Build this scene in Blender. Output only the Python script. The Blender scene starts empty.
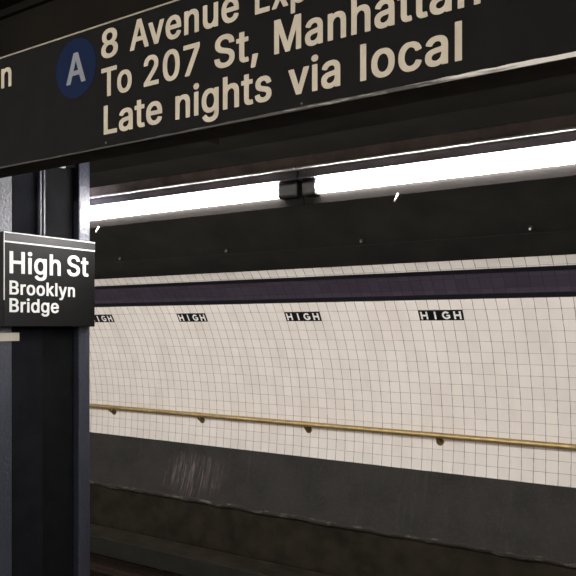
import bpy, bmesh, math, random
from mathutils import Vector, Matrix
random.seed(7)
PI = math.pi
sc = bpy.context.scene
C = sc.collection

# ------------------------------------------------------------------ camera
cam_d = bpy.data.cameras.new('camera')
cam = bpy.data.objects.new('camera', cam_d); C.objects.link(cam)
cam_d.sensor_width = 36.0
cam_d.lens = 46.3125
cam_d.shift_y = 0.0682
cam_d.clip_start = 0.05
cam.location = (0, 0, 1.6)
cam.rotation_euler = (PI/2, 0, math.radians(90 - 56.2026))
sc.camera = cam

# ------------------------------------------------------------------ world, exposure
w = bpy.data.worlds.new('world'); sc.world = w; w.use_nodes = True
w.node_tree.nodes['Background'].inputs[0].default_value = (1.0, 0.93, 0.86, 1)
w.node_tree.nodes['Background'].inputs[1].default_value = 0.10
sc.view_settings.view_transform = 'Standard'
sc.view_settings.look = 'None'
sc.view_settings.exposure = 0.0
sc.view_settings.gamma = 1.0
sc.view_settings.use_curve_mapping = False
TUBE = 118.0          # strength of the tubes along this platform edge
TUBE_BACK = 155.0     # tubes along the far side of the platform, behind the camera

# ------------------------------------------------------------------ helpers
def bm_new(): return bmesh.new()

def box(bm, x0, x1, y0, y1, z0, z1, bev=0.0):
    r = bmesh.ops.create_cube(bm, size=1.0)
    vs = r['verts']
    for v in vs:
        v.co = Vector(((x0+x1)/2 + v.co.x*(x1-x0), (y0+y1)/2 + v.co.y*(y1-y0), (z0+z1)/2 + v.co.z*(z1-z0)))
    if bev > 0:
        es = list({e for v in vs for e in v.link_edges})
        bmesh.ops.bevel(bm, geom=es, offset=bev, segments=2, affect='EDGES', profile=0.5)
    return bm

def cyl(bm, a, b, r, seg=20, r2=None):
    a, b = Vector(a), Vector(b); d = b - a
    q = Vector((0, 0, 1)).rotation_difference(d.normalized())
    m = Matrix.Translation((a+b)/2) @ q.to_matrix().to_4x4()
    bmesh.ops.create_cone(bm, cap_ends=True, segments=seg, radius1=r, radius2=r if r2 is None else r2, depth=d.length, matrix=m)
    return bm

def tube(bm, pts, r, seg=12):
    pts = [Vector(p) for p in pts]
    rings = []
    for i, p in enumerate(pts):
        t = (pts[min(i+1, len(pts)-1)] - pts[max(i-1, 0)]).normalized()
        up = Vector((1, 0, 0)) if abs(t.x) < .9 else Vector((0, 0, 1))
        n = t.cross(up).normalized(); b = t.cross(n)
        rings.append([bm.verts.new(p + n*r*math.cos(2*PI*k/seg) + b*r*math.sin(2*PI*k/seg)) for k in range(seg)])
    for a, b in zip(rings, rings[1:]):
        for k in range(seg):
            bm.faces.new((a[k], a[(k+1) % seg], b[(k+1) % seg], b[k]))
    bm.faces.new(rings[0][::-1]); bm.faces.new(rings[-1])
    return bm

def sph(bm, c, r, sy=1, sz=1):
    bmesh.ops.create_uvsphere(bm, u_segments=16, v_segments=10, radius=1,
        matrix=Matrix.Translation(c) @ Matrix.Diagonal((r, r*sy, r*sz, 1)))
    return bm

def obj(name, bm, mat, parent=None, smooth=False):
    bmesh.ops.recalc_face_normals(bm, faces=bm.faces[:])
    me = bpy.data.meshes.new(name); bm.to_mesh(me); bm.free()
    o = bpy.data.objects.new(name, me); C.objects.link(o)
    if mat: me.materials.append(mat)
    if smooth:
        for p in me.polygons: p.use_smooth = True
        try: me.set_sharp_from_angle(angle=math.radians(40))
        except Exception: pass
    if parent is not None:
        o.parent = parent
        o.location = -Vector(world_loc(parent))
    return o

def world_loc(o):
    v = Vector(o.location)
    while o.parent is not None:
        o = o.parent; v = v + Vector(o.location)
    return v

def tag(o, label, cat, group=None):
    o['label'] = label; o['category'] = cat
    if group: o['group'] = group
    return o

def thing(name, label, cat, loc, group=None):
    o = bpy.data.objects.new(name, None); C.objects.link(o)
    o.empty_display_size = .1
    o.location = loc
    return tag(o, label, cat, group)

def struct(o):
    o['kind'] = 'structure'; return o

def copy_tree(o, parent=None):
    c = o.copy(); C.objects.link(c)
    if parent is not None: c.parent = parent
    for ch in list(o.children): copy_tree(ch, c)
    return c

# outlines of the letters used on the signs: character -> (advance, contours), 509 units to the cap height
GLYPHS = {',':(188,[[(27,-130),(92,-130),(103,-124),(156,64),(156,74),(152,80),(144,82),(60,82),(54,80),(50,76),(19,-112),(20,-124)]]),'0':(453,[[(209,-18),(256,-17),(292,-9),(316,1),(338,14),(362,37),(384,66),(392,80),(402,104),(413,142),(420,178),(423,206),(424,276),(419,336),(412,370),(403,400),(380,448),(364,470),(351,482),(340,493),(318,507),(286,520),(266,525),(242,527),(190,525),(160,518),(136,508),(114,493),(89,468),(73,448),(50,400),(41,370),(35,342),(30,300),(29,232),(33,178),(41,136),(51,104),(61,80),(90,38),(116,14),(136,1),(162,-10),(188,-16)],[(218,62),(194,71),(181,82),(161,106),(150,128),(141,152),(135,178),(129,226),(128,258),(131,300),(136,336),(145,368),(158,398),(172,418),(192,436),(208,443),(228,448),(256,439),(276,425),(284,416),(303,384),(311,360),(318,330),(324,282),(325,248),(323,216),(317,172),(304,128),(294,110),(282,90),(260,72),(236,62)]]),'2':(453,[[(53,-10),(396,-11),(403,-10),(407,-6),(408,60),(406,64),(402,67),(194,68),(189,70),(193,76),(305,194),(340,234),(376,284),(385,300),(393,322),(399,352),(400,384),(396,414),(390,432),(380,452),(367,470),(340,494),(320,507),(280,522),(250,526),(212,527),(170,522),(146,514),(109,494),(81,468),(66,446),(53,416),(48,392),(47,358),(49,354),(54,352),(134,351),(142,353),(146,358),(148,380),(153,396),(165,420),(176,431),(190,439),(206,446),(220,448),(236,447),(254,442),(280,424),(289,412),(295,400),(299,386),(301,366),(298,348),(292,332),(280,310),(262,286),(227,246),(46,54),(45,-4),(47,-8)]]),'7':(453,[[(86,-10),(174,-11),(180,-9),(185,-4),(409,442),(410,512),(406,518),(396,520),(56,520),(50,519),(44,516),(43,450),(45,444),(50,442),(290,441),(296,438),(79,8),(78,-4)]]),'8':(453,[[(203,-18),(246,-18),(286,-13),(330,0),(353,14),(370,25),(383,38),(407,72),(415,92),(420,126),(420,146),(417,168),(411,190),(403,206),(390,228),(370,247),(342,266),(343,270),(362,283),(378,302),(388,318),(396,338),(401,372),(401,388),(397,420),(389,440),(380,456),(366,474),(340,496),(324,506),(288,520),(240,527),(192,525),(172,522),(144,514),(128,506),(100,488),(80,468),(70,454),(57,426),(53,406),(51,374),(54,348),(63,320),(74,302),(92,282),(111,268),(82,248),(68,234),(53,214),(39,184),(33,146),(34,108),(38,92),(44,74),(60,50),(82,26),(102,12),(140,-6),(182,-16)],[(218,61),(194,65),(182,70),(155,88),(141,110),(135,132),(135,146),(141,168),(146,178),(155,190),(172,206),(184,214),(204,220),(232,223),(246,221),(268,214),(293,196),(311,170),(317,146),(317,132),(308,104),(302,95),(288,80),(272,70),(258,65),(234,61)],[(222,301),(194,310),(182,316),(169,328),(159,344),(156,354),(153,382),(159,406),(169,422),(181,434),(202,444),(228,448),(256,441),(270,435),(280,425),(289,414),(295,402),(299,384),(299,370),(296,356),(289,338),(274,320),(260,310),(246,305)]]),'A':(480,[[(5,-10),(92,-11),(102,-7),(149,124),(152,130),(158,131),(326,131),(328,127),(375,-2),(378,-8),(388,-11),(470,-11),(477,-10),(481,-6),(482,4),(479,14),(296,512),(290,518),(282,520),(194,520),(186,518),(182,514),(-1,12),(-3,-4)],[(182,210),(182,216),(238,381),(242,376),(297,212),(292,210)]]),'B':(456,[[(49,-10),(268,-11),(312,-7),(342,1),(378,19),(406,42),(419,60),(428,80),(436,112),(437,148),(432,182),(422,208),(408,229),(388,248),(357,266),(390,292),(409,320),(415,342),(417,362),(415,406),(408,430),(400,448),(392,459),(370,482),(346,500),(314,512),(278,519),(262,520),(54,520),(46,518),(42,514),(41,-2),(42,-7)],[(146,68),(144,74),(144,214),(146,219),(240,220),(270,217),(288,210),(302,202),(314,190),(323,178),(330,166),(336,144),(335,124),(330,112),(322,98),(312,88),(302,81),(283,74),(260,69)],[(146,296),(144,302),(144,436),(146,440),(230,441),(254,439),(270,436),(284,430),(295,422),(304,412),(314,386),(316,362),(311,344),(304,332),(295,320),(284,312),(264,301),(242,297)]]),'E':(419,[[(49,-10),(382,-11),(393,-6),(394,60),(392,64),(386,67),(148,68),(145,70),(144,74),(144,212),(146,217),(362,218),(372,222),(374,230),(374,290),(372,294),(366,296),(146,298),(144,304),(145,440),(150,441),(384,442),(389,444),(391,450),(391,512),(388,518),(378,520),(54,520),(48,519),(42,516),(41,-2),(42,-7)]]),'H':(517,[[(49,-10),(132,-11),(140,-9),(143,-6),(144,216),(146,220),(150,221),(372,220),(373,216),(374,-6),(378,-10),(386,-11),(464,-11),(474,-7),(476,0),(476,508),(474,517),(464,520),(386,520),(378,518),(374,514),(373,304),(372,301),(366,300),(146,301),(144,306),(143,514),(139,518),(132,520),(52,520),(42,516),(41,510),(41,-2),(42,-7)]]),'L':(393,[[(49,-10),(368,-11),(376,-9),(380,-4),(380,60),(378,64),(372,67),(150,68),(144,70),(144,510),(142,516),(134,520),(52,520),(44,518),(41,512),(41,-2),(42,-7)]]),'M':(628,[[(49,-10),(130,-11),(138,-9),(141,-4),(141,294),(142,304),(267,-4),(270,-9),(278,-11),(348,-11),(358,-9),(362,-2),(484,305),(485,296),(485,-4),(490,-9),(496,-11),(576,-11),(585,-8),(587,2),(587,510),(585,516),(576,520),(470,520),(462,519),(457,514),(337,204),(318,147),(314,143),(171,514),(166,519),(158,520),(52,520),(43,516),(41,510),(41,0),(42,-6)]]),'S':(447,[[(200,-20),(246,-20),(290,-15),(320,-7),(358,12),(380,28),(405,58),(418,82),(426,112),(427,150),(424,178),(420,190),(414,204),(400,223),(377,246),(352,261),(326,274),(284,288),(220,305),(174,322),(156,335),(144,346),(138,358),(135,370),(137,390),(142,404),(154,420),(162,426),(180,438),(204,445),(220,447),(238,446),(258,442),(272,437),(286,428),(298,418),(306,408),(315,390),(318,374),(324,368),(408,367),(418,371),(420,386),(414,418),(406,440),(388,465),(368,484),(334,506),(302,518),(274,524),(240,527),(190,525),(148,517),(116,504),(84,484),(57,456),(45,436),(34,400),(33,362),(35,342),(41,322),(52,300),(74,277),(90,264),(112,251),(136,240),(178,226),(252,206),(282,195),(311,176),(322,158),(326,146),(326,130),(317,108),(304,90),(284,76),(270,69),(258,65),(230,61),(218,61),(190,66),(170,73),(156,81),(142,94),(135,104),(129,116),(123,142),(118,147),(30,148),(20,144),(19,130),(22,108),(35,72),(46,52),(72,24),(94,9),(132,-8),(166,-16)]]),'T':(449,[[(182,-10),(266,-11),(272,-9),(276,-4),(276,439),(280,441),(424,441),(432,443),(436,450),(436,510),(435,516),(431,518),(422,520),(26,520),(18,518),(14,514),(13,450),(18,443),(26,441),(170,441),(174,438),(174,-2),(176,-7)]]),'a':(389,[[(140,-20),(176,-20),(206,-16),(228,-9),(256,5),(258,4),(260,-7),(268,-11),(346,-11),(352,-9),(356,-4),(356,264),(352,298),(348,312),(339,330),(333,340),(322,352),(313,362),(292,376),(264,386),(238,393),(218,395),(168,395),(136,390),(104,380),(87,372),(58,351),(38,327),(29,314),(23,298),(22,286),(30,280),(88,263),(108,263),(118,268),(132,290),(150,306),(174,316),(200,319),(218,315),(232,308),(243,298),(252,282),(256,256),(254,248),(250,244),(234,239),(158,230),(114,222),(76,210),(48,194),(29,174),(19,156),(14,140),(11,118),(12,84),(21,52),(31,36),(48,16),(66,2),(102,-13)],[(166,57),(138,65),(124,74),(118,82),(113,94),(111,102),(115,122),(121,132),(140,146),(154,151),(190,158),(256,166),(257,142),(255,130),(249,108),(237,88),(224,75),(204,64),(178,57)]]),'c':(396,[[(184,-18),(232,-19),(260,-15),(278,-10),(314,7),(334,21),(352,39),(372,70),(382,96),(381,108),(374,113),(316,128),(294,128),(286,123),(277,100),(267,86),(256,76),(236,64),(208,58),(182,63),(160,75),(146,90),(132,112),(122,138),(117,164),(115,188),(119,224),(126,250),(134,268),(152,292),(172,308),(186,314),(202,318),(216,318),(242,310),(262,296),(278,272),(284,256),(294,251),(316,251),(372,266),(380,272),(381,284),(370,310),(350,340),(334,356),(298,378),(272,388),(246,394),(170,394),(146,389),(124,381),(100,369),(82,355),(62,334),(49,318),(37,296),(27,274),(20,244),(15,196),(18,144),(27,102),(36,80),(49,58),(62,42),(82,21),(102,7),(124,-4),(148,-13),(170,-18)]]),'d':(424,[[(173,-18),(212,-19),(240,-16),(263,-8),(292,10),(295,-6),(304,-11),(380,-11),(386,-9),(390,-6),(391,510),(390,516),(386,519),(304,520),(293,516),(292,372),(290,369),(258,387),(226,395),(176,395),(142,389),(108,376),(95,370),(77,354),(58,336),(47,320),(33,292),(19,246),(16,224),(15,174),(20,126),(36,78),(61,38),(80,19),(94,8),(118,-6),(146,-15)],[(196,59),(180,64),(160,75),(149,86),(135,106),(121,142),(117,164),(115,190),(118,222),(123,242),(132,266),(143,284),(154,296),(172,309),(196,317),(208,318),(234,311),(246,304),(260,292),(273,274),(287,238),(291,216),(293,188),(291,162),(286,140),(275,108),(265,92),(248,75),(234,66),(212,59)]]),'e':(404,[[(188,-18),(230,-19),(254,-17),(286,-9),(312,1),(342,21),(358,38),(373,58),(384,86),(383,96),(376,102),(318,116),(296,116),(288,112),(272,84),(253,68),(230,60),(206,58),(186,62),(166,71),(144,90),(129,112),(119,144),(118,154),(120,158),(378,158),(386,160),(390,164),(390,210),(387,250),(375,292),(358,323),(338,348),(310,370),(266,389),(234,395),(184,395),(148,390),(118,379),(84,357),(62,336),(48,318),(36,296),(20,250),(16,222),(15,170),(16,152),(21,126),(29,96),(50,57),(62,42),(83,20),(102,6),(126,-5),(152,-13),(174,-18)],[(120,232),(118,236),(124,256),(132,272),(143,286),(160,303),(174,311),(202,318),(226,315),(250,302),(264,289),(276,268),(283,252),(287,236),(286,233),(282,232)]]),'g':(425,[[(186,-162),(242,-161),(266,-157),(308,-145),(340,-126),(360,-107),(369,-96),(383,-68),(390,-40),(391,-22),(391,380),(390,386),(384,389),(302,390),(295,384),(292,368),(262,385),(234,394),(178,395),(162,394),(142,389),(108,377),(96,370),(82,358),(60,336),(47,320),(28,280),(20,252),(16,226),(15,174),(19,134),(27,106),(36,84),(58,50),(75,34),(96,18),(120,6),(144,-2),(176,-6),(222,-6),(234,-4),(256,1),(278,11),(288,19),(292,18),(291,-22),(284,-44),(276,-56),(268,-65),(252,-75),(236,-81),(202,-86),(170,-79),(146,-65),(118,-34),(110,-30),(86,-32),(33,-62),(32,-76),(45,-98),(69,-122),(88,-135),(126,-152),(156,-159)],[(196,71),(176,77),(164,83),(150,94),(139,108),(133,118),(121,146),(117,168),(115,194),(117,218),(122,238),(134,270),(144,285),(159,302),(174,310),(198,318),(210,318),(234,311),(248,303),(260,292),(274,272),(282,256),(290,226),(293,206),(293,178),(288,150),(281,128),(264,99),(250,85),(236,77),(212,71)]]),'h':(410,[[(42,-10),(122,-11),(128,-9),(132,-6),(133,234),(135,248),(145,278),(164,300),(186,312),(210,317),(218,317),(232,313),(254,298),(265,284),(276,252),(278,-6),(282,-9),(288,-11),(364,-11),(372,-9),(376,-4),(376,254),(372,292),(360,328),(350,344),(326,369),(296,385),(272,392),(244,395),(196,394),(170,388),(134,372),(133,512),(130,517),(124,520),(44,520),(37,518),(34,512),(34,-2),(36,-7)]]),'i':(167,[[(42,-10),(122,-11),(130,-9),(133,-4),(133,380),(131,386),(124,390),(44,390),(38,388),(34,384),(34,-2),(36,-7)],[(69,432),(96,432),(118,437),(124,441),(136,452),(143,464),(145,470),(145,492),(143,504),(134,516),(116,530),(96,535),(72,535),(60,533),(42,525),(26,506),(22,492),(22,478),(26,460),(46,439)]]),'k':(381,[[(42,-10),(122,-11),(132,-6),(133,132),(136,138),(150,150),(154,148),(278,-9),(288,-11),(380,-11),(388,-9),(391,-4),(390,8),(227,216),(377,370),(379,374),(378,384),(374,388),(368,390),(278,390),(270,388),(134,253),(133,258),(133,512),(130,517),(124,520),(44,520),(37,518),(34,512),(34,-2),(36,-7)]]),'l':(185,[[(49,-10),(132,-11),(140,-8),(143,-4),(143,510),(141,516),(134,520),(52,520),(44,518),(41,512),(41,-2),(42,-7)]]),'n':(410,[[(42,-10),(122,-11),(128,-9),(132,-6),(133,234),(135,248),(145,278),(164,300),(186,312),(210,317),(218,317),(232,313),(254,298),(265,284),(276,252),(278,-6),(282,-10),(290,-11),(364,-11),(375,-6),(376,2),(375,272),(370,300),(360,328),(350,344),(326,369),(310,379),(290,387),(270,392),(244,395),(208,395),(180,391),(154,382),(134,370),(131,372),(130,384),(122,390),(46,390),(35,386),(34,-2),(36,-7)]]),'o':(415,[[(184,-18),(228,-19),(256,-16),(290,-5),(320,10),(350,38),(369,62),(388,102),(398,144),(400,204),(396,244),(386,280),(366,318),(348,340),(316,369),(292,381),(268,389),(244,394),(170,394),(146,389),(124,381),(100,369),(82,355),(62,334),(49,318),(37,296),(27,274),(20,244),(15,196),(18,144),(27,102),(36,80),(49,58),(62,42),(82,21),(102,7),(124,-4),(148,-13),(170,-18)],[(206,58),(184,62),(172,67),(158,77),(143,94),(133,110),(126,128),(118,156),(115,188),(118,218),(123,240),(133,266),(146,286),(159,300),(174,310),(198,318),(214,318),(230,314),(244,308),(262,294),(274,280),(282,266),(293,238),(298,212),(300,188),(297,156),(291,132),(284,114),(273,94),(262,82),(242,67),(228,61)]]),'p':(424,[[(42,-154),(122,-154),(128,-152),(132,-148),(133,4),(134,8),(162,-7),(192,-17),(214,-19),(248,-19),(282,-14),(310,-4),(330,7),(348,21),(365,38),(388,76),(399,106),(408,154),(408,224),(401,266),(388,302),(378,320),(364,338),(330,369),(316,377),(282,390),(248,395),(202,395),(174,390),(156,382),(134,368),(131,370),(130,384),(122,390),(46,390),(38,388),(35,384),(34,-144),(36,-150)],[(212,59),(196,64),(178,74),(160,90),(152,104),(143,124),(135,156),(132,174),(132,204),(136,230),(143,254),(150,270),(160,286),(176,302),(190,310),(212,318),(224,318),(252,310),(266,301),(282,284),(293,264),(302,240),(307,216),(309,188),(306,156),(302,138),(291,110),(282,94),(271,82),(250,66),(228,59)]]),'r':(259,[[(42,-10),(122,-11),(128,-9),(132,-6),(133,242),(136,256),(144,276),(150,285),(164,299),(174,305),(204,314),(250,312),(260,316),(262,322),(262,386),(258,393),(234,396),(184,395),(152,385),(134,375),(132,376),(130,386),(120,390),(46,390),(38,388),(35,384),(34,-2),(36,-7)]]),'s':(365,[[(162,-18),(200,-19),(228,-17),(254,-11),(277,-2),(306,15),(325,34),(340,56),(349,84),(350,120),(349,132),(344,148),(335,166),(310,191),(290,204),(272,211),(160,241),(142,251),(131,264),(129,284),(133,292),(139,300),(158,314),(182,321),(206,317),(224,309),(240,291),(249,272),(258,266),(280,266),(332,278),(342,284),(343,296),(333,322),(318,346),(302,361),(284,375),(266,383),(250,389),(218,395),(148,394),(120,388),(86,373),(69,362),(46,338),(34,316),(29,296),(28,262),(33,236),(42,216),(60,196),(86,178),(112,167),(222,137),(237,128),(246,114),(248,96),(236,77),(216,64),(188,57),(162,60),(139,70),(124,84),(113,112),(104,118),(78,117),(28,106),(18,100),(17,88),(26,57),(44,31),(58,16),(80,2),(100,-8),(132,-16)]]),'t':(227,[[(146,-14),(204,-14),(226,-9),(232,-2),(232,10),(220,60),(210,65),(192,65),(172,62),(158,66),(147,82),(145,102),(145,314),(150,316),(212,316),(220,319),(223,324),(223,382),(220,388),(212,390),(150,390),(146,392),(145,474),(142,480),(134,482),(56,482),(48,479),(46,474),(46,392),(42,390),(-2,390),(-12,386),(-13,380),(-13,324),(-10,319),(-4,316),(42,316),(46,314),(46,86),(49,62),(58,34),(70,18),(92,1),(116,-10),(134,-14)]]),'u':(410,[[(162,-16),(200,-16),(230,-12),(254,-3),(278,10),(280,-6),(288,-11),(364,-11),(372,-9),(375,-6),(376,380),(375,384),(372,388),(364,390),(288,390),(282,388),(278,384),(277,156),(274,126),(261,98),(245,80),(222,66),(202,62),(178,67),(157,80),(145,96),(138,110),(135,122),(133,144),(132,384),(126,389),(116,390),(44,390),(38,388),(35,384),(34,126),(37,94),(43,70),(50,54),(59,38),(84,11),(116,-6),(134,-12)]]),'v':(389,[[(152,-10),(234,-11),(242,-9),(245,-4),(388,368),(390,382),(386,388),(378,390),(298,390),(290,388),(286,384),(197,136),(194,134),(103,384),(96,389),(86,390),(10,390),(2,388),(-1,384),(-1,370),(141,0),(145,-6)]]),'x':(379,[[(10,-10),(98,-11),(107,-8),(112,-2),(190,113),(265,-2),(272,-9),(280,-11),(364,-11),(376,-7),(377,2),(375,8),(249,192),(369,370),(371,382),(368,387),(358,390),(274,390),(266,388),(260,380),(190,275),(122,381),(116,388),(108,390),(22,390),(12,386),(10,376),(12,370),(131,194),(4,8),(2,-4)]]),'y':(389,[[(63,-156),(116,-156),(132,-153),(152,-146),(174,-134),(186,-123),(196,-114),(209,-94),(224,-62),(388,366),(390,382),(386,388),(378,390),(298,390),(290,388),(286,384),(194,135),(103,384),(96,389),(86,390),(10,390),(2,388),(-1,384),(-2,374),(0,366),(141,0),(127,-42),(117,-62),(109,-70),(94,-78),(74,-75),(52,-75),(46,-77),(42,-82),(28,-132),(28,-144),(36,-150)]])}
KERN = {'To': -42, 'Av': -28, 'y,': -30, '07': -12}
BX, BY = 19, 11          # weight already added to the outlines, sideways and up/down

def lines_of_words(body, bx, by):
    """[(word, contours)] in glyph units, laid out on one line"""
    x = 0; words = []; cur = []; name = ''
    for i, ch in enumerate(body):
        if ch == ' ':
            words.append((name, cur)); cur = []; name = ''; x += 150 + bx; continue
        adv, cs = GLYPHS[ch]
        for c in cs: cur.append([(px + x, py) for px, py in c])
        name += ch
        x += adv + 1.35*bx + KERN.get(body[i:i+2], 0)
    words.append((name, cur))
    return words

def text_words(name, body, mat, parent, x0, x1, z0, cap, extrude=.0006, face='-Y', at=0.0, rise=0.0, bx=None, by=None):
    """lettering stretched to lie exactly between two points, one mesh per word; faces -Y (runs along X) or +X (runs along Y)"""
    bx = BX if bx is None else bx; by = BY if by is None else by
    words = lines_of_words(body, bx, by)
    xs = [p[0] for _, cs in words for c in cs for p in c]
    a, b = min(xs), max(xs)
    made = []
    for word, cs in words:
        cu = bpy.data.curves.new(name, 'CURVE'); cu.dimensions = '2D'; cu.fill_mode = 'BOTH'
        for c in cs:
            sp = cu.splines.new('POLY'); sp.points.add(len(c)-1)
            for q, (px, py) in zip(sp.points, c): q.co = (px/1000, py/1000, 0, 1)
            sp.use_cyclic_u = True
        tmp = bpy.data.objects.new(name, cu); C.objects.link(tmp)
        dg = bpy.context.evaluated_depsgraph_get(); dg.update()
        me = bpy.data.meshes.new_from_object(tmp.evaluated_get(dg))
        bpy.data.objects.remove(tmp); bpy.data.curves.remove(cu)
        bm = bmesh.new(); bm.from_mesh(me); bpy.data.meshes.remove(me)
        bm.faces.ensure_lookup_table()
        for v in bm.verts: v.co.z = 0
        ge = bmesh.ops.extrude_face_region(bm, geom=bm.faces[:])
        for v in [e for e in ge['geom'] if isinstance(e, bmesh.types.BMVert)]: v.co.z = 1.0
        for v in bm.verts:
            u = (v.co.x*1000 - a)/(b - a); q = x0 + u*(x1 - x0)
            z = z0 + (v.co.y*1000 + by)*cap/(509 + 2*by) + rise*u; d = v.co.z*extrude
            v.co = Vector((q, at - d, z)) if face == '-Y' else Vector((at + d, q, z))
        made.append(obj(name, bm, mat, parent))
    return made

# ------------------------------------------------------------------ materials
class NT:
    def __init__(s, name):
        s.m = bpy.data.materials.new(name); s.m.use_nodes = True
        s.t = s.m.node_tree; s.b = s.t.nodes['Principled BSDF']
    def n(s, typ, **kw):
        o = s.t.nodes.new(typ)
        for k, v in kw.items():
            if k in o.inputs.keys() and not hasattr(o, k): o.inputs[k].default_value = v
            else:
                try: setattr(o, k, v)
                except Exception: o.inputs[k].default_value = v
        return o
    def l(s, a, b): s.t.links.new(a, b)
    def math(s, op, a, b=None, c=None):
        o = s.t.nodes.new('ShaderNodeMath'); o.operation = op
        for i, v in enumerate((a, b, c)):
            if v is None: continue
            if isinstance(v, (int, float)): o.inputs[i].default_value = v
            else: s.l(v, o.inputs[i])
        return o.outputs[0]
    def mix(s, f, a, b, blend='MIX'):
        o = s.t.nodes.new('ShaderNodeMix'); o.data_type = 'RGBA'; o.blend_type = blend
        for k, v in ((0, f), (6, a), (7, b)):
            if isinstance(v, (int, float)): o.inputs[k].default_value = v
            elif isinstance(v, tuple): o.inputs[k].default_value = v if len(v) == 4 else v + (1,)
            else: s.l(v, o.inputs[k])
        return o.outputs[2]
    def ramp(s, v, lo, hi):
        o = s.t.nodes.new('ShaderNodeMapRange'); s.l(v, o.inputs[0])
        o.inputs[1].default_value = lo; o.inputs[2].default_value = hi
        return o.outputs[0]
    def noise(s, vec, scale, detail=4, rough=.55):
        o = s.t.nodes.new('ShaderNodeTexNoise'); o.inputs['Scale'].default_value = scale
        o.inputs['Detail'].default_value = detail; o.inputs['Roughness'].default_value = rough
        if vec is not None: s.l(vec, o.inputs['Vector'])
        return o.outputs[0]
    def scaled(s, vec, sx, sy, sz):
        o = s.t.nodes.new('ShaderNodeMapping'); s.l(vec, o.inputs[0]); o.inputs[3].default_value = (sx, sy, sz)
        return o.outputs[0]
    def bump(s, h, strength, dist=.002):
        o = s.t.nodes.new('ShaderNodeBump'); o.inputs['Strength'].default_value = strength; o.inputs['Distance'].default_value = dist
        s.l(h, o.inputs['Height']); s.l(o.outputs[0], s.b.inputs['Normal'])
    def setb(s, **kw):
        for k, v in kw.items():
            i = s.b.inputs[k.replace('_', ' ')]
            if isinstance(v, (int, float)): i.default_value = v
            elif isinstance(v, tuple): i.default_value = v if len(v) == 4 else v + (1,)
            else: s.l(v, i)

def simple(name, col, rough=.5, metal=0.0, var=.25, nscale=30, bump=0.0, spec=.5, bscale=None):
    k = NT(name); co = k.n('ShaderNodeTexCoord').outputs['Object']
    nz = k.noise(co, nscale)
    f = k.ramp(nz, .3, .7)
    dark = tuple(c*(1-var) for c in col); light = tuple(c*(1+var) for c in col)
    k.setb(Base_Color=k.mix(f, dark, light), Roughness=rough, Metallic=metal)
    k.b.inputs['Specular IOR Level'].default_value = spec
    if bump: k.bump(k.noise(co, bscale or nscale*3), bump, .006 if bump > .8 else .002)
    return k.m

def emit(name, col, strength):
    k = NT(name)
    k.setb(Base_Color=(0.8, 0.8, 0.8), Emission_Color=col); k.b.inputs['Emission Strength'].default_value = strength
    return k.m

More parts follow.
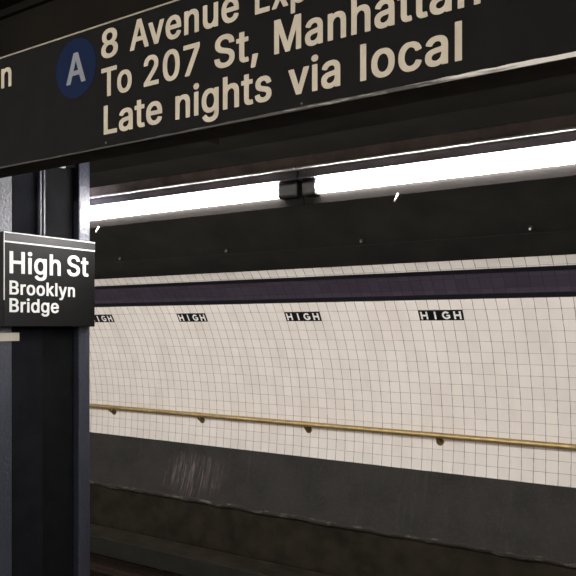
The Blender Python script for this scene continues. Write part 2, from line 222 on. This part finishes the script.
def mat_tiles(name, kind):
    """glazed wall tile; uv is measured in tiles"""
    k = NT(name)
    uv = k.n('ShaderNodeUVMap').outputs[0]
    wob = k.t.nodes.new('ShaderNodeTexNoise'); wob.inputs['Scale'].default_value = .55; wob.inputs['Detail'].default_value = 2
    k.l(uv, wob.inputs['Vector'])
    off = k.t.nodes.new('ShaderNodeVectorMath'); off.operation = 'SUBTRACT'; k.l(wob.outputs['Color'], off.inputs[0]); off.inputs[1].default_value = (.5, .5, .5)
    sc_ = k.t.nodes.new('ShaderNodeVectorMath'); sc_.operation = 'MULTIPLY'; k.l(off.outputs[0], sc_.inputs[0]); sc_.inputs[1].default_value = (.10, .10, 0)
    ad = k.t.nodes.new('ShaderNodeVectorMath'); ad.operation = 'ADD'; k.l(uv, ad.inputs[0]); k.l(sc_.outputs[0], ad.inputs[1])
    sep = k.t.nodes.new('ShaderNodeSeparateXYZ'); k.l(ad.outputs[0], sep.inputs[0])
    u, v = sep.outputs[0], sep.outputs[1]
    def edge(t):
        fr = k.math('FRACT', t)
        return k.math('MINIMUM', fr, k.math('SUBTRACT', 1.0, fr))
    eu, ev = edge(u), edge(v)
    fl = k.t.nodes.new('ShaderNodeVectorMath'); fl.operation = 'FLOOR'; k.l(ad.outputs[0], fl.inputs[0])
    wn = k.t.nodes.new('ShaderNodeTexWhiteNoise'); wn.noise_dimensions = '2D'; k.l(fl.outputs[0], wn.inputs['Vector'])
    rnd = wn.outputs['Value']
    # joints: dark mortar of uneven width, the upright ones painted darker for the top light
    big = k.noise(uv, .35, 3)
    fine = k.noise(uv, 1.7, 3)
    wu = k.math('MULTIPLY_ADD', fine, .05, .0)
    wv = k.math('MULTIPLY_ADD', fine, .035, .002)
    ju = k.math('LESS_THAN', eu, wu)
    jv = k.math('LESS_THAN', ev, wv)
    if kind == 'white':
        base = k.mix(rnd, (.715, .662, .605), (.765, .712, .655))
        stain = k.ramp(k.noise(k.scaled(uv, .35, .12, 1), 1.0, 5, .65), .45, .78)
        base = k.mix(k.math('MULTIPLY', stain, .30), base, (.50, .42, .33))
        gu, gv = (.14, .115, .095), (.25, .215, .18)
    else:
        base = k.mix(rnd, (.044, .033, .047), (.054, .042, .058))
        vv = k.n('ShaderNodeSeparateXYZ'); k.l(uv, vv.inputs[0])
        lo = k.math('LESS_THAN', vv.outputs[1], 16.50); hi = k.math('GREATER_THAN', vv.outputs[1], 18.45)
        base = k.mix(k.math('MAXIMUM', lo, hi), base, (.008, .008, .011))
        gu, gv = (.026, .021, .027), (.032, .025, .031)
    col = k.mix(k.math('MULTIPLY', jv, .75), base, gv)
    col = k.mix(k.math('MULTIPLY', ju, .85), col, gu)
    j = k.math('MAXIMUM', ju, jv)
    k.setb(Base_Color=col, Roughness=k.math('MULTIPLY_ADD', j, .4, .33))
    k.b.inputs['Specular IOR Level'].default_value = .35
    h = k.math('MINIMUM', k.math('MINIMUM', eu, ev), .06)
    tilt = k.noise(ad.outputs[0], 1.1, 1)
    k.bump(k.math('ADD', k.math('MULTIPLY', h, 8.0), k.math('MULTIPLY', tilt, .6)), .25, .003)
    return k.m

def mat_bench():
    k = NT('sooty_concrete'); co = k.n('ShaderNodeTexCoord').outputs['Object']
    a = k.noise(co, 2.2, 8, .65); b = k.noise(co, 38, 4, .7)
    c0 = k.mix(k.ramp(a, .3, .7), (.021, .0193, .0172), (.036, .0330, .0290))
    c0 = k.mix(k.math('MULTIPLY', k.ramp(b, .5, .8), .5), c0, (.058, .054, .05))
    # pale lilac scrape marks running down one stretch of the wall
    uv = k.n('ShaderNodeSeparateXYZ'); k.l(co, uv.inputs[0])
    dx = k.math('MULTIPLY', k.math('ADD', uv.outputs[0], 5.95), 1/.55)
    dz = k.math('MULTIPLY', k.math('ADD', uv.outputs[2], .18), 1/.30)
    r2 = k.math('ADD', k.math('MULTIPLY', dx, dx), k.math('MULTIPLY', dz, dz))
    edge_n = k.noise(k.scaled(co, 5, 2, 5), 1.0, 4, .7)
    m = k.math('MAXIMUM', k.math('SUBTRACT', k.math('MULTIPLY_ADD', edge_n, 1.9, .0), r2), 0.0)
    rot = k.t.nodes.new('ShaderNodeMapping'); k.l(co, rot.inputs[0]); rot.inputs[2].default_value = (0, math.radians(-4), 0); rot.inputs[3].default_value = (26, 3, 1.6)
    st = k.ramp(k.noise(rot.outputs[0], 1.3, 6, .75), .47, .70)
    c1 = k.mix(k.math('MULTIPLY', k.math('MULTIPLY', m, st), 1.0), c0, (.20, .155, .168))
    rot2 = k.scaled(co, 14, 3, .8)
    st2 = k.ramp(k.noise(rot2, 1.0, 5, .7), .60, .74)
    c1 = k.mix(k.math('MULTIPLY', st2, .25), c1, (.10, .09, .085))
    k.setb(Base_Color=c1, Roughness=.8)
    k.b.inputs['Specular IOR Level'].default_value = .2
    k.bump(k.math('ADD', a, k.math('MULTIPLY', b, .3)), .5, .01)
    return k.m

def mat_chipped(name, paint, bare, lo, hi, scale=(6, 1, 60), sc2=1.0, rough=.5):
    """paint worn through to a pale ground in patches of their own shape"""
    k = NT(name); co = k.n('ShaderNodeTexCoord').outputs['Object']
    nz = k.noise(k.scaled(co, *scale), sc2, 6, .68)
    f = k.ramp(nz, lo, hi)
    k.setb(Base_Color=k.mix(f, paint, bare), Roughness=rough)
    return k.m

M = {}
M['tile'] = mat_tiles('glazed_white_tile', 'white')
M['band'] = mat_tiles('glazed_purple_tile', 'band')
M['bench'] = mat_bench()
M['vault'] = simple('black_painted_lining', (.0120, .0106, .0090), .8, 0, .3, 3.0, .3, .12, 25)
M['ceil'] = simple('sooty_ceiling_paint', (.0100, .0088, .0070), .9, 0, .3, 2.0, .3, .05, 20)
M['ballast'] = simple('grimy_track_bed', (.020, .015, .010), .9, 0, .5, 18, .8, .15, 30)
M['recess'] = simple('brown_sooty_concrete', (.022, .0185, .0125), .9, 0, .4, 5, .5, .1, 30)
M['platform'] = simple('grey_platform_concrete', (.11, .10, .09), .7, 0, .2, 6, .3, .3, 60)
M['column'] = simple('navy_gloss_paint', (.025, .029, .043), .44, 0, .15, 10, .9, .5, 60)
M['recess_shade'] = simple('shaded_navy_paint', (.0085, .0085, .0092), .8, 0, .2, 10, .3, .0, 60)  # column navy darkened: shade between the flanges put into the colour
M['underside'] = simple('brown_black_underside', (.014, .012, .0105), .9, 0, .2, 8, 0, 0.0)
M['web_shade'] = simple('shaded_navy_web', (.0100, .0104, .0128), .8, 0, .2, 10, .3, .0, 60)  # same painted-in shade, slightly lighter, for the left web
M['frame'] = simple('pale_metal_edge', (.55, .55, .54), .4, 0, .1, 12, 0, .3)
M['header'] = simple('grey_header_strip', (.016, .016, .016), .45, 0, .15, 12, 0, .25)
M['sign_black'] = simple('black_enamel', (.0105, .0103, .0100), .7, 0, .15, 12, 0, .08)
M['sign_gloss'] = simple('black_gloss_enamel', (.0030, .0030, .0029), .5, 0, .15, 12, 0, .12)
M['cream'] = simple('cream_vinyl', (.62, .545, .43), .5, 0, .05, 14, 0, .3)
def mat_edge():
    k = NT('painted_highlight_edge'); co = k.n('ShaderNodeTexCoord').outputs['Object']
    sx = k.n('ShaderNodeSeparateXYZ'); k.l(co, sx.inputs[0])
    bias = k.ramp(sx.outputs[0], -1.15, -.35)        # painted highlight, broken by chips, brighter towards this end
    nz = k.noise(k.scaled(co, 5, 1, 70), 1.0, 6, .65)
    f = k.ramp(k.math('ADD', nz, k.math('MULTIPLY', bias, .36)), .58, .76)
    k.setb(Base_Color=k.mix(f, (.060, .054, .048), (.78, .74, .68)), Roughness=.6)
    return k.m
M['highlight_edge'] = mat_edge()
M['cream_line'] = simple('cream_line_vinyl', (.40, .345, .27), .5, 0, .05, 14, 0, .3)
M['placard'] = simple('cream_placard_paint', (.40, .37, .31), .6, 0, .06, 14, 0, .2)
M['white_vinyl'] = simple('white_vinyl', (.60, .60, .58), .45, 0, .04, 14, 0, .3)
M['blue'] = simple('blue_vinyl', (.0050, .0135, .050), .6, 0, .1, 14, 0, .1)
M['pale_blue_grey'] = simple('greyed_white_vinyl', (.27, .285, .32), .5, 0, .05, 14, 0, .3)
M['caption_black'] = simple('black_glazed_tile', (.005, .005, .0056), .5, 0, .2, 12, 0, .1)
M['caption_white'] = simple('white_glazed_letter', (.74, .72, .69), .5, 0, .05, 12)
M['brass'] = simple('aged_brass', (.40, .285, .125), .40, .7, .2, 14, .15, .5)
M['brass_dark'] = simple('tarnished_brass', (.14, .095, .03), .42, .7, .3, 40, .2, .5)
M['tube'] = emit('lit_tube', (1.0, .97, .95), TUBE)
M['tube_back'] = emit('lit_tube_behind', (1.0, .95, .88), TUBE_BACK)
M['housing'] = simple('grey_enamel_housing', (.22, .19, .215), .5, 0, .15, 10)
M['lip'] = simple('white_enamel_lip', (.80, .77, .75), .35, 0, .05, 10)
M['socket'] = simple('black_lampholder', (.010, .009, .009), .45, 0, .2, 30)
M['guard'] = simple('grey_guard_enamel', (.0165, .0150, .0142), .95, 0, .1, 10, 0, .0)
M['steel'] = simple('bright_steel', (.55, .53, .50), .3, 1.0, .15, 40)
M['raceway'] = simple('brown_painted_raceway', (.40, .31, .27), .6, 0, .25, 12, 0, .2)
M['lit_worn'] = mat_chipped('pale_lit_worn_edge', (.10, .09, .06), (.55, .52, .42), .4, .6, (18, 18, 30))  # lit lower edge put into the colour, along with wear
M['chips'] = mat_chipped('chipped_ledge', (.022, .019, .015), (.13, .115, .085), .54, .66, (4, 3, 16), 1.3, .85)
M['rail_board'] = simple('weathered_cover_board', (.0135, .013, .0095), .8, 0, .35, 6, .3, .2)
M['rusty'] = simple('rusty_steel', (.035, .021, .013), .7, .5, .3, 20)

# ------------------------------------------------------------------ far side of the tunnel (circular lining)
TC_Y, TC_Z, TR = 6.91 - 2.473, 1.6 - 1.108, 2.473
PH0 = math.asin((-1.4276 + 1.108)/TR)
T, Q = 0.11, 0.1103
XA, XB = -17.0, 5.5
def arc_pt(arc, inset=0.0):
    ph = PH0 + arc/TR; r = TR - inset
    return TC_Y + r*math.cos(ph), TC_Z + r*math.sin(ph), ph

def lining(name, ranges, mat, inset=0.0, step=.055, thick=.12):
    bm = bm_new(); uvl = bm.loops.layers.uv.new('UVMap')
    nx = 30
    for a0, a1 in ranges:
        n = max(1, round((a1 - a0)/step))
        fr, bk = [], []
        for i in range(n+1):
            a = a0 + (a1-a0)*i/n
            y, z, _ = arc_pt(a, inset); yo, zo, _ = arc_pt(a, -thick)
            fr.append([(bm.verts.new((XA+(XB-XA)*k/nx, y, z)), a) for k in range(nx+1)])
            bk.append([bm.verts.new((XA+(XB-XA)*k/nx, yo, zo)) for k in range(nx+1)])
        def face(q):
            f = bm.faces.new([v for v, _ in q])
            for lp, (v, a) in zip(f.loops, q): lp[uvl].uv = ((v.co.x + 2.4606)/T, a/Q)
        for i in range(n):
            for k in range(nx):
                face([fr[i][k], fr[i][k+1], fr[i+1][k+1], fr[i+1][k]])
        for k in range(nx):                                   # the cut edges, top and bottom
            bm.faces.new((fr[0][k][0], bk[0][k], bk[0][k+1], fr[0][k+1][0]))
            bm.faces.new((fr[n][k+1][0], bk[n][k+1], bk[n][k], fr[n][k][0]))
            for i in range(n):
                bm.faces.new((bk[i][k], bk[i+1][k], bk[i+1][k+1], bk[i][k+1]))
    me = bpy.data.meshes.new(name); bm.to_mesh(me); bm.free()
    for p in me.polygons: p.use_smooth = True
    try: me.set_sharp_from_angle(angle=math.radians(35))
    except Exception: pass
    me.materials.append(mat)
    o = bpy.data.objects.new(name, me); C.objects.link(o)
    return struct(o)

lining('wall_far', [(0.0, 1.7672), (2.0817, 2.1963)], M['tile'])
lining('trim_1', [(1.7672, 2.0817)], M['band'], inset=.002)
lining('baseboard_far', [(-.655, 0.0)], M['bench'], inset=.012)
# dark vault from the top of the tiles over the crown
top_arc = (PI/2 - PH0)*TR
lining('ceiling_vault', [(2.207, top_arc + .02)], M['vault'], inset=.022)
# a raised seam running along the vault
bm = bm_new()
for a in (2.456,):
    y, z, ph = arc_pt(a, .028)
    cyl(bm, (XA, y, z), (XB, y, z), .007, 8)
struct(obj('trim_2', bm, M['vault']))

# ledge under the concrete base, then a recess down to the track bed
y, z, _ = arc_pt(-.655)
bm = bm_new()
nx = 220; rows = []
prof = [(.02, .026), (-.022, .020), (-.030, .004), (-.020, -.020), (.04, -.030)]
for i in range(nx+1):
    x = XA + (XB-XA)*i/nx
    j = random.uniform(-.014, .010); j2 = random.uniform(-.010, .010)
    rows.append([bm.verts.new((x, y + a + (j if 0 < q < 4 else 0), z + b + (j2 if 0 < q < 4 else 0))) for q, (a, b) in enumerate(prof)])
for a, b in zip(rows, rows[1:]):
    for q in range(len(prof)-1): bm.faces.new((a[q], a[q+1], b[q+1], b[q]))
struct(obj('trim_3', bm, M['chips']))
bm = bm_new(); box(bm, XA, XB, y+.03, y+.25, -1.30, z)
struct(obj('wall_track', bm, M['recess']))
bm = bm_new(); box(bm, XA, XB, 2.62, y+.25, -1.40, -1.25)
struct(obj('floor_track', bm, M['ballast']))
bm = bm_new(); box(bm, XA, XB, -3.2, 2.80, -.16, 0.0, .01); box(bm, XA, XB, -3.0, 2.62, -1.40, -.16)
struct(obj('floor', bm, M['platform']))
CE = TC_Z + TR - .022
bm = bm_new(); box(bm, XA, XB, -3.2, TC_Y, CE, CE+.12)
for x in (-9.5, -6.4, -3.3, -.2, 2.9): box(bm, x-.10, x+.10, -3.2, TC_Y-.5, CE-.10, CE)
struct(obj('ceiling', bm, M['ceil']))

bm = bm_new(); box(bm, XA, XB, 1.93, 2.70, 2.735, 2.755, .003); box(bm, XA, XB, 1.93, 2.70, CE-.03, CE); box(bm, XA, XB, 2.30, 2.33, 2.755, CE-.03)
box(bm, XA, XB, 1.95, 1.97, 2.755, CE-.03)
struct(obj('ceiling_girder', bm, M['ceil']))

# ------------------------------------------------------------------ black caption tiles set in the wall
def caption(xr, label):
    y, z, ph = arc_pt(14.5*Q, 0)
    t = thing('tile_caption', label, 'wall lettering', (xr-.22, y, z), 'HIGH captions set in the tiled wall')
    H, W, S = .041, .036, .0088
    for i, ch in enumerate('HIGH'):
        xa, xb = xr-.44+i*T+.0008, xr-.44+(i+1)*T-.0008
        bm = bm_new(); q = []
        for a in (14.01*Q, 14.5*Q, 14.99*Q):
            ya, za, _ = arc_pt(a, .005); yb, zb, _ = arc_pt(a, -.01)
            q.append((ya, za, yb, zb))
        v = [[bm.verts.new((x, p[0], p[1])) for x in (xa, xb)] for p in q]
        wv = [[bm.verts.new((x, p[2], p[3])) for x in (xa, xb)] for p in q]
        for r in range(2):
            bm.faces.new((v[r][0], v[r][1], v[r+1][1], v[r+1][0]))
            bm.faces.new((v[r][0], v[r+1][0], wv[r+1][0], wv[r][0]))
            bm.faces.new((v[r][1], wv[r][1], wv[r+1][1], v[r+1][1]))
        bm.faces.new((v[0][0], wv[0][0], wv[0][1], v[0][1]))
        bm.faces.new((v[2][0], v[2][1], wv[2][1], wv[2][0]))
        tile = obj('letter_tile', bm, M['caption_black'], t)
        # geometric capital in the middle of the tile
        bm = bm_new(); cx = (xa+xb)/2
        def put(poly):
            vs = [[bm.verts.new((cx+px, *arc_pt(14.5*Q + pz, lay)[:2])) for px, pz in poly] for lay in (.0045, .0068)]
            n = len(poly); bm.faces.new(vs[1])
            for k in range(n): bm.faces.new((vs[0][k], vs[0][(k+1) % n], vs[1][(k+1) % n], vs[1][k]))
        def rect(x0, x1, z0, z1): put([(x0, z0), (x1, z0), (x1, z1), (x0, z1)])
        if ch == 'H':
            rect(-W, -W+2*S, -H, H); rect(W-2*S, W, -H, H); rect(-W+2*S, W-2*S, -S, S)
        elif ch == 'I':
            rect(-S, S, -H, H)
        else:
            segs = 20; a0, a1 = math.radians(42), math.radians(325)
            R1 = .0415; R0 = R1 - 2*S
            for n_ in range(segs):
                b0, b1 = a0+(a1-a0)*n_/segs, a0+(a1-a0)*(n_+1)/segs
                put([(R0*math.cos(b0), R0*math.sin(b0)), (R1*math.cos(b0), R1*math.sin(b0)),
                     (R1*math.cos(b1), R1*math.sin(b1)), (R0*math.cos(b1), R0*math.sin(b1))])
            rect(.002, .037, -.010, .005); rect(.021, .037, -.027, -.010)
        bmesh.ops.remove_doubles(bm, verts=bm.verts[:], dist=1e-5)
        bmesh.ops.triangulate(bm, faces=bm.faces[:])
        obj('letter', bm, M['caption_white'], tile)
    return t
caption(-7.0806, 'black HIGH tile caption half hidden behind the station name sign')
caption(-5.5406, 'black HIGH tile caption next to the right of the half hidden one')
caption(-4.0006, 'black HIGH tile caption on the wall second from the right end of its row')
caption(-2.4606, 'largest black HIGH tile caption on the wall, rightmost of its row')

# ------------------------------------------------------------------ brass handrail on the tiled wall
RY, RZ = 6.825, .545
t = thing('handrail', 'long brass handrail on round brackets along the white tiled wall', 'handrail', (-4.3, RY, RZ))
bm = bm_new(); cyl(bm, (XA+.5, RY, RZ), (XB-.5, RY, RZ), .0265, 24)
obj('rail', bm, M['brass'], t, True)
for i, x in enumerate([-2.82 + 1.53*k for k in range(-8, 5)]):
    zr = RZ - .072
    dy = math.sqrt(TR**2 - (zr-TC_Z)**2) + TC_Y
    bm = bm_new()
    tube(bm, [(x, dy-.004, zr), (x, dy-.03, zr), (x, dy-.055, zr+.008), (x, RY+.012, zr+.026), (x, RY, zr+.045), (x, RY, RZ-.020)], .0105, 12)
    b = obj('bracket', bm, M['brass_dark'], t, True)
    bm = bm_new(); cyl(bm, (x, dy+.004, zr), (x, dy-.010, zr), .044, 24, .036); cyl(bm, (x, dy-.010, zr), (x, dy-.018, zr), .020, 20, .016)
    obj('wall_rose', bm, M['brass_dark'], b, True)
    bm = bm_new(); cyl(bm, (x-.055, RY, RZ), (x+.055, RY, RZ), .0285, 24)
    cyl(bm, (x-.060, RY, RZ), (x-.050, RY, RZ), .0310, 24); cyl(bm, (x+.050, RY, RZ), (x+.060, RY, RZ), .0285, 24)
    obj('saddle', bm, M['brass'], b, True)

# ------------------------------------------------------------------ studs on the vault
studs = [(-6.3057, 'small bright stud on the dark vault just right of the station name sign'),
         (-4.7576, 'small bright stud on the dark vault above the gap between middle wall captions'),
         (-3.1939, 'small bright stud on the dark vault, second from the right of its row'),
         (-1.6772, 'largest bright stud on the dark vault, rightmost of its row')]
ya, za, ph = arc_pt(2.526, .022)
nrm = Vector((0, -math.cos(ph), -math.sin(ph)))
st = thing('cable_stud', studs[0][1], 'stud', (0, ya, za), 'studs along the dark vault')
p = Vector((0, ya, za))
bm = bm_new(); cyl(bm, p - nrm*.01, p + nrm*.008, .024, 6)
obj('base_plate', bm, M['socket'], st)
bm = bm_new(); cyl(bm, p, p + nrm*.022, .008, 12); sph(bm, p + nrm*.024, .0125)
obj('nut', bm, M['steel'], st, True)
st.location.x = studs[0][0]
for x, lab in studs[1:]:
    c = copy_tree(st); c.location = (x, ya, za); c['label'] = lab

# ------------------------------------------------------------------ third rail with its cover board
t = thing('third_rail', 'low covered third rail running along the dark track bed', 'third rail', (-4, 5.7, -1.25))
bm = bm_new(); box(bm, XA, XB, 5.60, 5.92, -.735, -.69, .012)
obj('cover_board', bm, M['recess'], t)
bm = bm_new(); box(bm, XA, XB, 5.585, 5.625, -.885, -.70, .006)
obj('skirt_board', bm, M['rail_board'], t)
bm = bm_new(); box(bm, XA, XB, 5.71, 5.80, -1.03, -.99, .006); box(bm, XA, XB, 5.745, 5.765, -1.10, -1.03); box(bm, XA, XB, 5.69, 5.82, -1.13, -1.10, .004)
obj('conductor_rail', bm, M['rusty'], t)
for k in range(-5, 2):
    bm = bm_new(); x = k*2.6 - .4
    box(bm, x-.05, x+.05, 5.68, 5.94, -1.25, -1.13, .006); box(bm, x-.04, x+.04, 5.90, 5.94, -1.13, -.735, .004)
    obj('bracket', bm, M['rusty'], t)

# ------------------------------------------------------------------ tube lights
LY, LZ, LR = 2.75, 2.212, .030
def fixture(xr, length, mat, label, group, y=LY, dz=0.0, latch=None):
    """xr: right-hand end; the tube runs along x"""
    xl = xr - length
    t = thing('tube_light', label, 'tube light', ((xl+xr)/2, y, LZ+dz), group)
    z = LZ + dz
    bm = bm_new(); cyl(bm, (xl+.075, y, z), (xr-.115, y, z), LR, 28)
    obj('tube', bm, mat, t, True)
    bm = bm_new(); box(bm, xl, xr, y-.045, y+.045, z+.035, z+.0735, .004)
    obj('housing', bm, M['housing'], t)
    bm = bm_new(); box(bm, xl, xr, y-.068, y+.068, z+.0735, z+.0825, .002)
    obj('top_lip', bm, M['lip'], t)
    # lampholders at both ends
    bm = bm_new(); box(bm, xl+.006, xl+.080, y-.034, y+.034, z-.040, z+.038, .012); cyl(bm, (xl+.078, y, z), (xl+.090, y, z), .026, 18)
    obj('lampholder', bm, M['socket'], t)
    bm = bm_new(); box(bm, xr-.112, xr-.004, y-.034, y+.034, z-.040, z+.038, .012); cyl(bm, (xr-.128, y, z), (xr-.110, y, z), .020, 6, .034)
    obj('lampholder', bm, M['socket'], t)
    bm = bm_new()
    pr = [(y+.008, z-.0315), (y+.0095, z-.040), (y+.018, z-.070), (y+.024, z-.070), (y+.0155, z-.0315)]
    ra, rb = [bm.verts.new((xl, *p)) for p in pr], [bm.verts.new((xr, *p)) for p in pr]
    for q in range(5): bm.faces.new((ra[q], ra[(q+1) % 5], rb[(q+1) % 5], rb[q]))
    bm.faces.new(ra); bm.faces.new(rb)
    g = obj('guard_strip', bm, M['guard'], t)
    for lx in (latch or []):
        bm = bm_new()
        tube(bm, [(lx, y+.018, z-.066), (lx, y+.012, z-.078), (lx-.004, y+.008, z-.088), (lx-.010, y+.008, z-.096), (lx-.014, y+.012, z-.095)], .0045, 8)
        obj('latch', bm, M['steel'], g, True)
    for hx in ((xl+.4, xr-.4) if dz else ()):
        bm = bm_new(); cyl(bm, (hx, y, z+.082), (hx, y, CE-.001), .008, 10)
        obj('hanger', bm, M['socket'], t)
    return t
GR = 'tube lights along the platform edge'
fixture(.684, 2.44, M['tube'], 'long lit tube light nearest the right edge, right of the black lampholders', GR, latch=[-1.312])
fixture(-1.7665, 2.44, M['tube'], 'long lit tube light left of the black lampholders, reaching behind the column', GR, latch=[-3.089])
for i in range(3):
    fixture(-1.7665-2.4505*(i+1), 2.44, M['tube'], 'lit tube light of the platform edge row hidden beyond the column', GR)
fixture(.684+2.4505, 2.44, M['tube'], 'lit tube light of the platform edge row beyond the right of the view', GR)
for i in range(5):
    fixture(2.2-2.6*i, 2.44, M['tube_back'], 'lit tube light over the opposite platform edge behind the viewer', 'tube lights of the opposite edge', y=-2.75, dz=.25)

# brown raceway above the platform edge lights
bm = bm_new(); box(bm, XA, XB, LY-.05, LY+.05, 2.2950, 2.344, .004)
for x in (-7.1, -4.4, 1.9): box(bm, x-.02, x+.02, LY-.02, LY+.02, 2.34, CE)
tag(obj('raceway', bm, M['raceway']), 'long brown raceway running just above the tube lights', 'raceway')

# ------------------------------------------------------------------ steel column
SX = -2.95                         # face of the column towards the viewer
t = thing('steel_column', 'dark navy painted steel column carrying the station name sign', 'column', (SX-.13, 2.32, 0))
def plate(name, y0, y1, x0, x1, z0=0.012, z1=2.733, mat='column', bev=.006):
    bm = bm_new(); box(bm, x0, x1, y0, y1, z0, z1, bev)
    return obj(name, bm, M[mat], t)
plate('flange', 2.515, 2.587, SX-.26, SX)
plate('flange', 2.055, 2.126, SX-.26, SX)
plate('web', 2.126, 2.515, SX-.075, SX-.040, mat='recess_shade', bev=.002)
for yy in (2.2875, 2.3085):
    bm = bm_new(); cyl(bm, (SX-.012, yy, 1.68), (SX-.012, yy, 2.733), .0085, 14)
    obj('conduit', bm, M['column'], t, True)
plate('web', 2.126, 2.32, SX-.042, SX-.030, mat='web_shade', bev=.002)
b = plate('batten_plate', 2.126, 2.515, SX-.039, SX-.022, 2.40, 2.733, mat='recess_shade', bev=.003)
for y0, y1, zz in ((2.325, 2.385, 2.388), (2.385, 2.45, 2.392)):
    bm = bm_new(); box(bm, SX-.04, SX-.020, y0, y1, zz, zz+.010, .002)
    obj('lit_worn_edge', bm, M['lit_worn'], b)['label'] = 'pale worn strip with a painted highlight'
bm = bm_new(); box(bm, SX-.30, SX+.04, 2.01, 2.63, 0, .012, .003)
obj('base_plate', bm, M['column'], t)

# ------------------------------------------------------------------ station name sign on the column
FX = -2.9
t = thing('station_name_sign', 'black square sign reading High St Brooklyn Bridge on the column', 'sign', (FX-.02, 2.31, 1.60))
Y0, Y1, Z0, Z1 = 2.048, 2.575, 1.603, 2.030
bm = bm_new(); box(bm, FX-.048, FX-.001, Y0, Y1, Z0, Z1, .003)
obj('panel', bm, M['sign_gloss'], t)
bm = bm_new()
box(bm, FX-.003, FX+.002, Y0, Y1, Z1-.005, Z1, .001)
box(bm, FX-.003, FX+.001, Y0, Y0+.003, Z0+.12, Z1-.005)
f = obj('frame', bm, M['frame'], t); f['label'] = 'thin grey metal edging'
bm = bm_new(); box(bm, FX-.002, FX+.0004, Y0+.004, Y1, 1.990, Z1-.005)
obj('header_strip', bm, M['header'], t)
bm = bm_new(); box(bm, FX-.002, FX+.0006, Y0+.004, Y1, 1.9825, 1.9890)
obj('stripe', bm, M['white_vinyl'], t)
def nameline(body, y0, y1, z0, cap, rise=0, bold=.018):
    return text_words('lettering', body, M['white_vinyl'], t, y0, y1, z0, cap, .0010, '+X', FX-.0006, rise)
nameline('High', 2.0765, 2.3609, 1.8440, .1000, .004)
nameline('St', 2.3999, 2.5322, 1.8510, .1000, .003)
nameline('Brooklyn', 2.0765, 2.4471, 1.7485, .0630)
nameline('Bridge', 2.0765, 2.3496, 1.6685, .0630)
bm = bm_new()
box(bm, FX-.058, FX-.044, 2.10, 2.55, 1.70, 1.73, .002); box(bm, FX-.058, FX-.044, 2.10, 2.55, 1.92, 1.95, .002)
obj('mounting_bar', bm, M['steel'], t)

bm = bm_new(); box(bm, FX-.052, FX-.042, 1.975, 2.160, 1.537, 1.5755, .0015)
tag(obj('strip_placard', bm, M['placard']), 'blank cream strip placard fixed low on the column under the station name sign', 'placard')

# ------------------------------------------------------------------ overhead direction sign
SY = 1.9
SZ0, SZ1, SXA, SXB = 2.2635, 2.723, -4.3, 1.1
t = thing('direction_sign', 'long black overhead sign with cream lettering and a blue A bullet', 'sign', (-1.6, SY+.065, SZ0))
bm = bm_new(); box(bm, SXA, SXB, SY, SY+.125, SZ0, SZ1, .003)
obj('panel', bm, M['sign_black'], t)
bm = bm_new(); box(bm, SXA+.004, SXB-.004, SY+.006, SY+.121, SZ0-.002, SZ0+.004)
obj('underside', bm, M['underside'], t)
bm = bm_new(); box(bm, SXA, SXB, SY-.002, SY+.004, SZ1-.0045, SZ1+.001)
obj('top_line', bm, M['cream_line'], t)
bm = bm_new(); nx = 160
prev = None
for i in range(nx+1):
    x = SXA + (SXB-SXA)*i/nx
    hh = .0030 + .0085*min(1, max(0, (x+1.9)/1.2)) + random.uniform(-.0013, .0013)  # strip thickens along with its painted highlight
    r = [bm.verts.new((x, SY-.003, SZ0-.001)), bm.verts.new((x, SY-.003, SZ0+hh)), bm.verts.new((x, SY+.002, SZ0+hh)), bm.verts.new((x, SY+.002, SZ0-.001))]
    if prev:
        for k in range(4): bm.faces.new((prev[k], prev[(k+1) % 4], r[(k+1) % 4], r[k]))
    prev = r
obj('bottom_edge', bm, M['highlight_edge'], t)['label'] = 'chipped lower edge with a painted highlight'
for x in (-3.9, -1.9, .2, .9):
    bm = bm_new(); box(bm, x-.02, x+.02, SY+.045, SY+.080, SZ1, 2.7345)
    obj('hanger', bm, M['socket'], t)
BO = .014
def dirline(body, x0, x1, z0, cap=.106):
    return text_words('lettering', body, M['cream'], t, x0, x1, z0, cap, .0008, '-Y', SY)
dirline('8', -2.1051, -2.0175, 2.593)
dirline('Avenue', -1.9556, -1.4626, 2.593)
dirline('Express', -1.3977, -0.9583, 2.593)
dirline('To', -2.1051, -1.9471, 2.4515)
dirline('207', -1.8869, -1.6277, 2.4515)
dirline('St,', -1.5641, -1.3859, 2.4515)
dirline('Manhattan', -1.3233, -0.6627, 2.4515)
dirline('Late', -2.0917, -1.7988, 2.312)
dirline('nights', -1.7368, -1.3336, 2.312)
dirline('via', -1.2696, -1.0860, 2.312)
dirline('local', -1.0198, -0.7135, 2.312)
dirline('n', -2.7080, -2.6403, 2.5930)
bm = bm_new()
cyl(bm, (-2.2455, SY+.002, 2.5885), (-2.2455, SY-.0012, 2.5885), .1135, 56)
bl = obj('route_bullet', bm, M['blue'], t); bl['label'] = 'dark blue round bullet'
text_words('lettering', 'A', M['pale_blue_grey'], bl, -2.2985, -2.1905, 2.5305, .117, .0010, '-Y', SY-.001)
for x in (-3.3, -2.08, -1.22, -.1):
    bm = bm_new(); sph(bm, (x, SY-.001, SZ0+.018), .0035)
    obj('screw', bm, M['steel'], t, True)
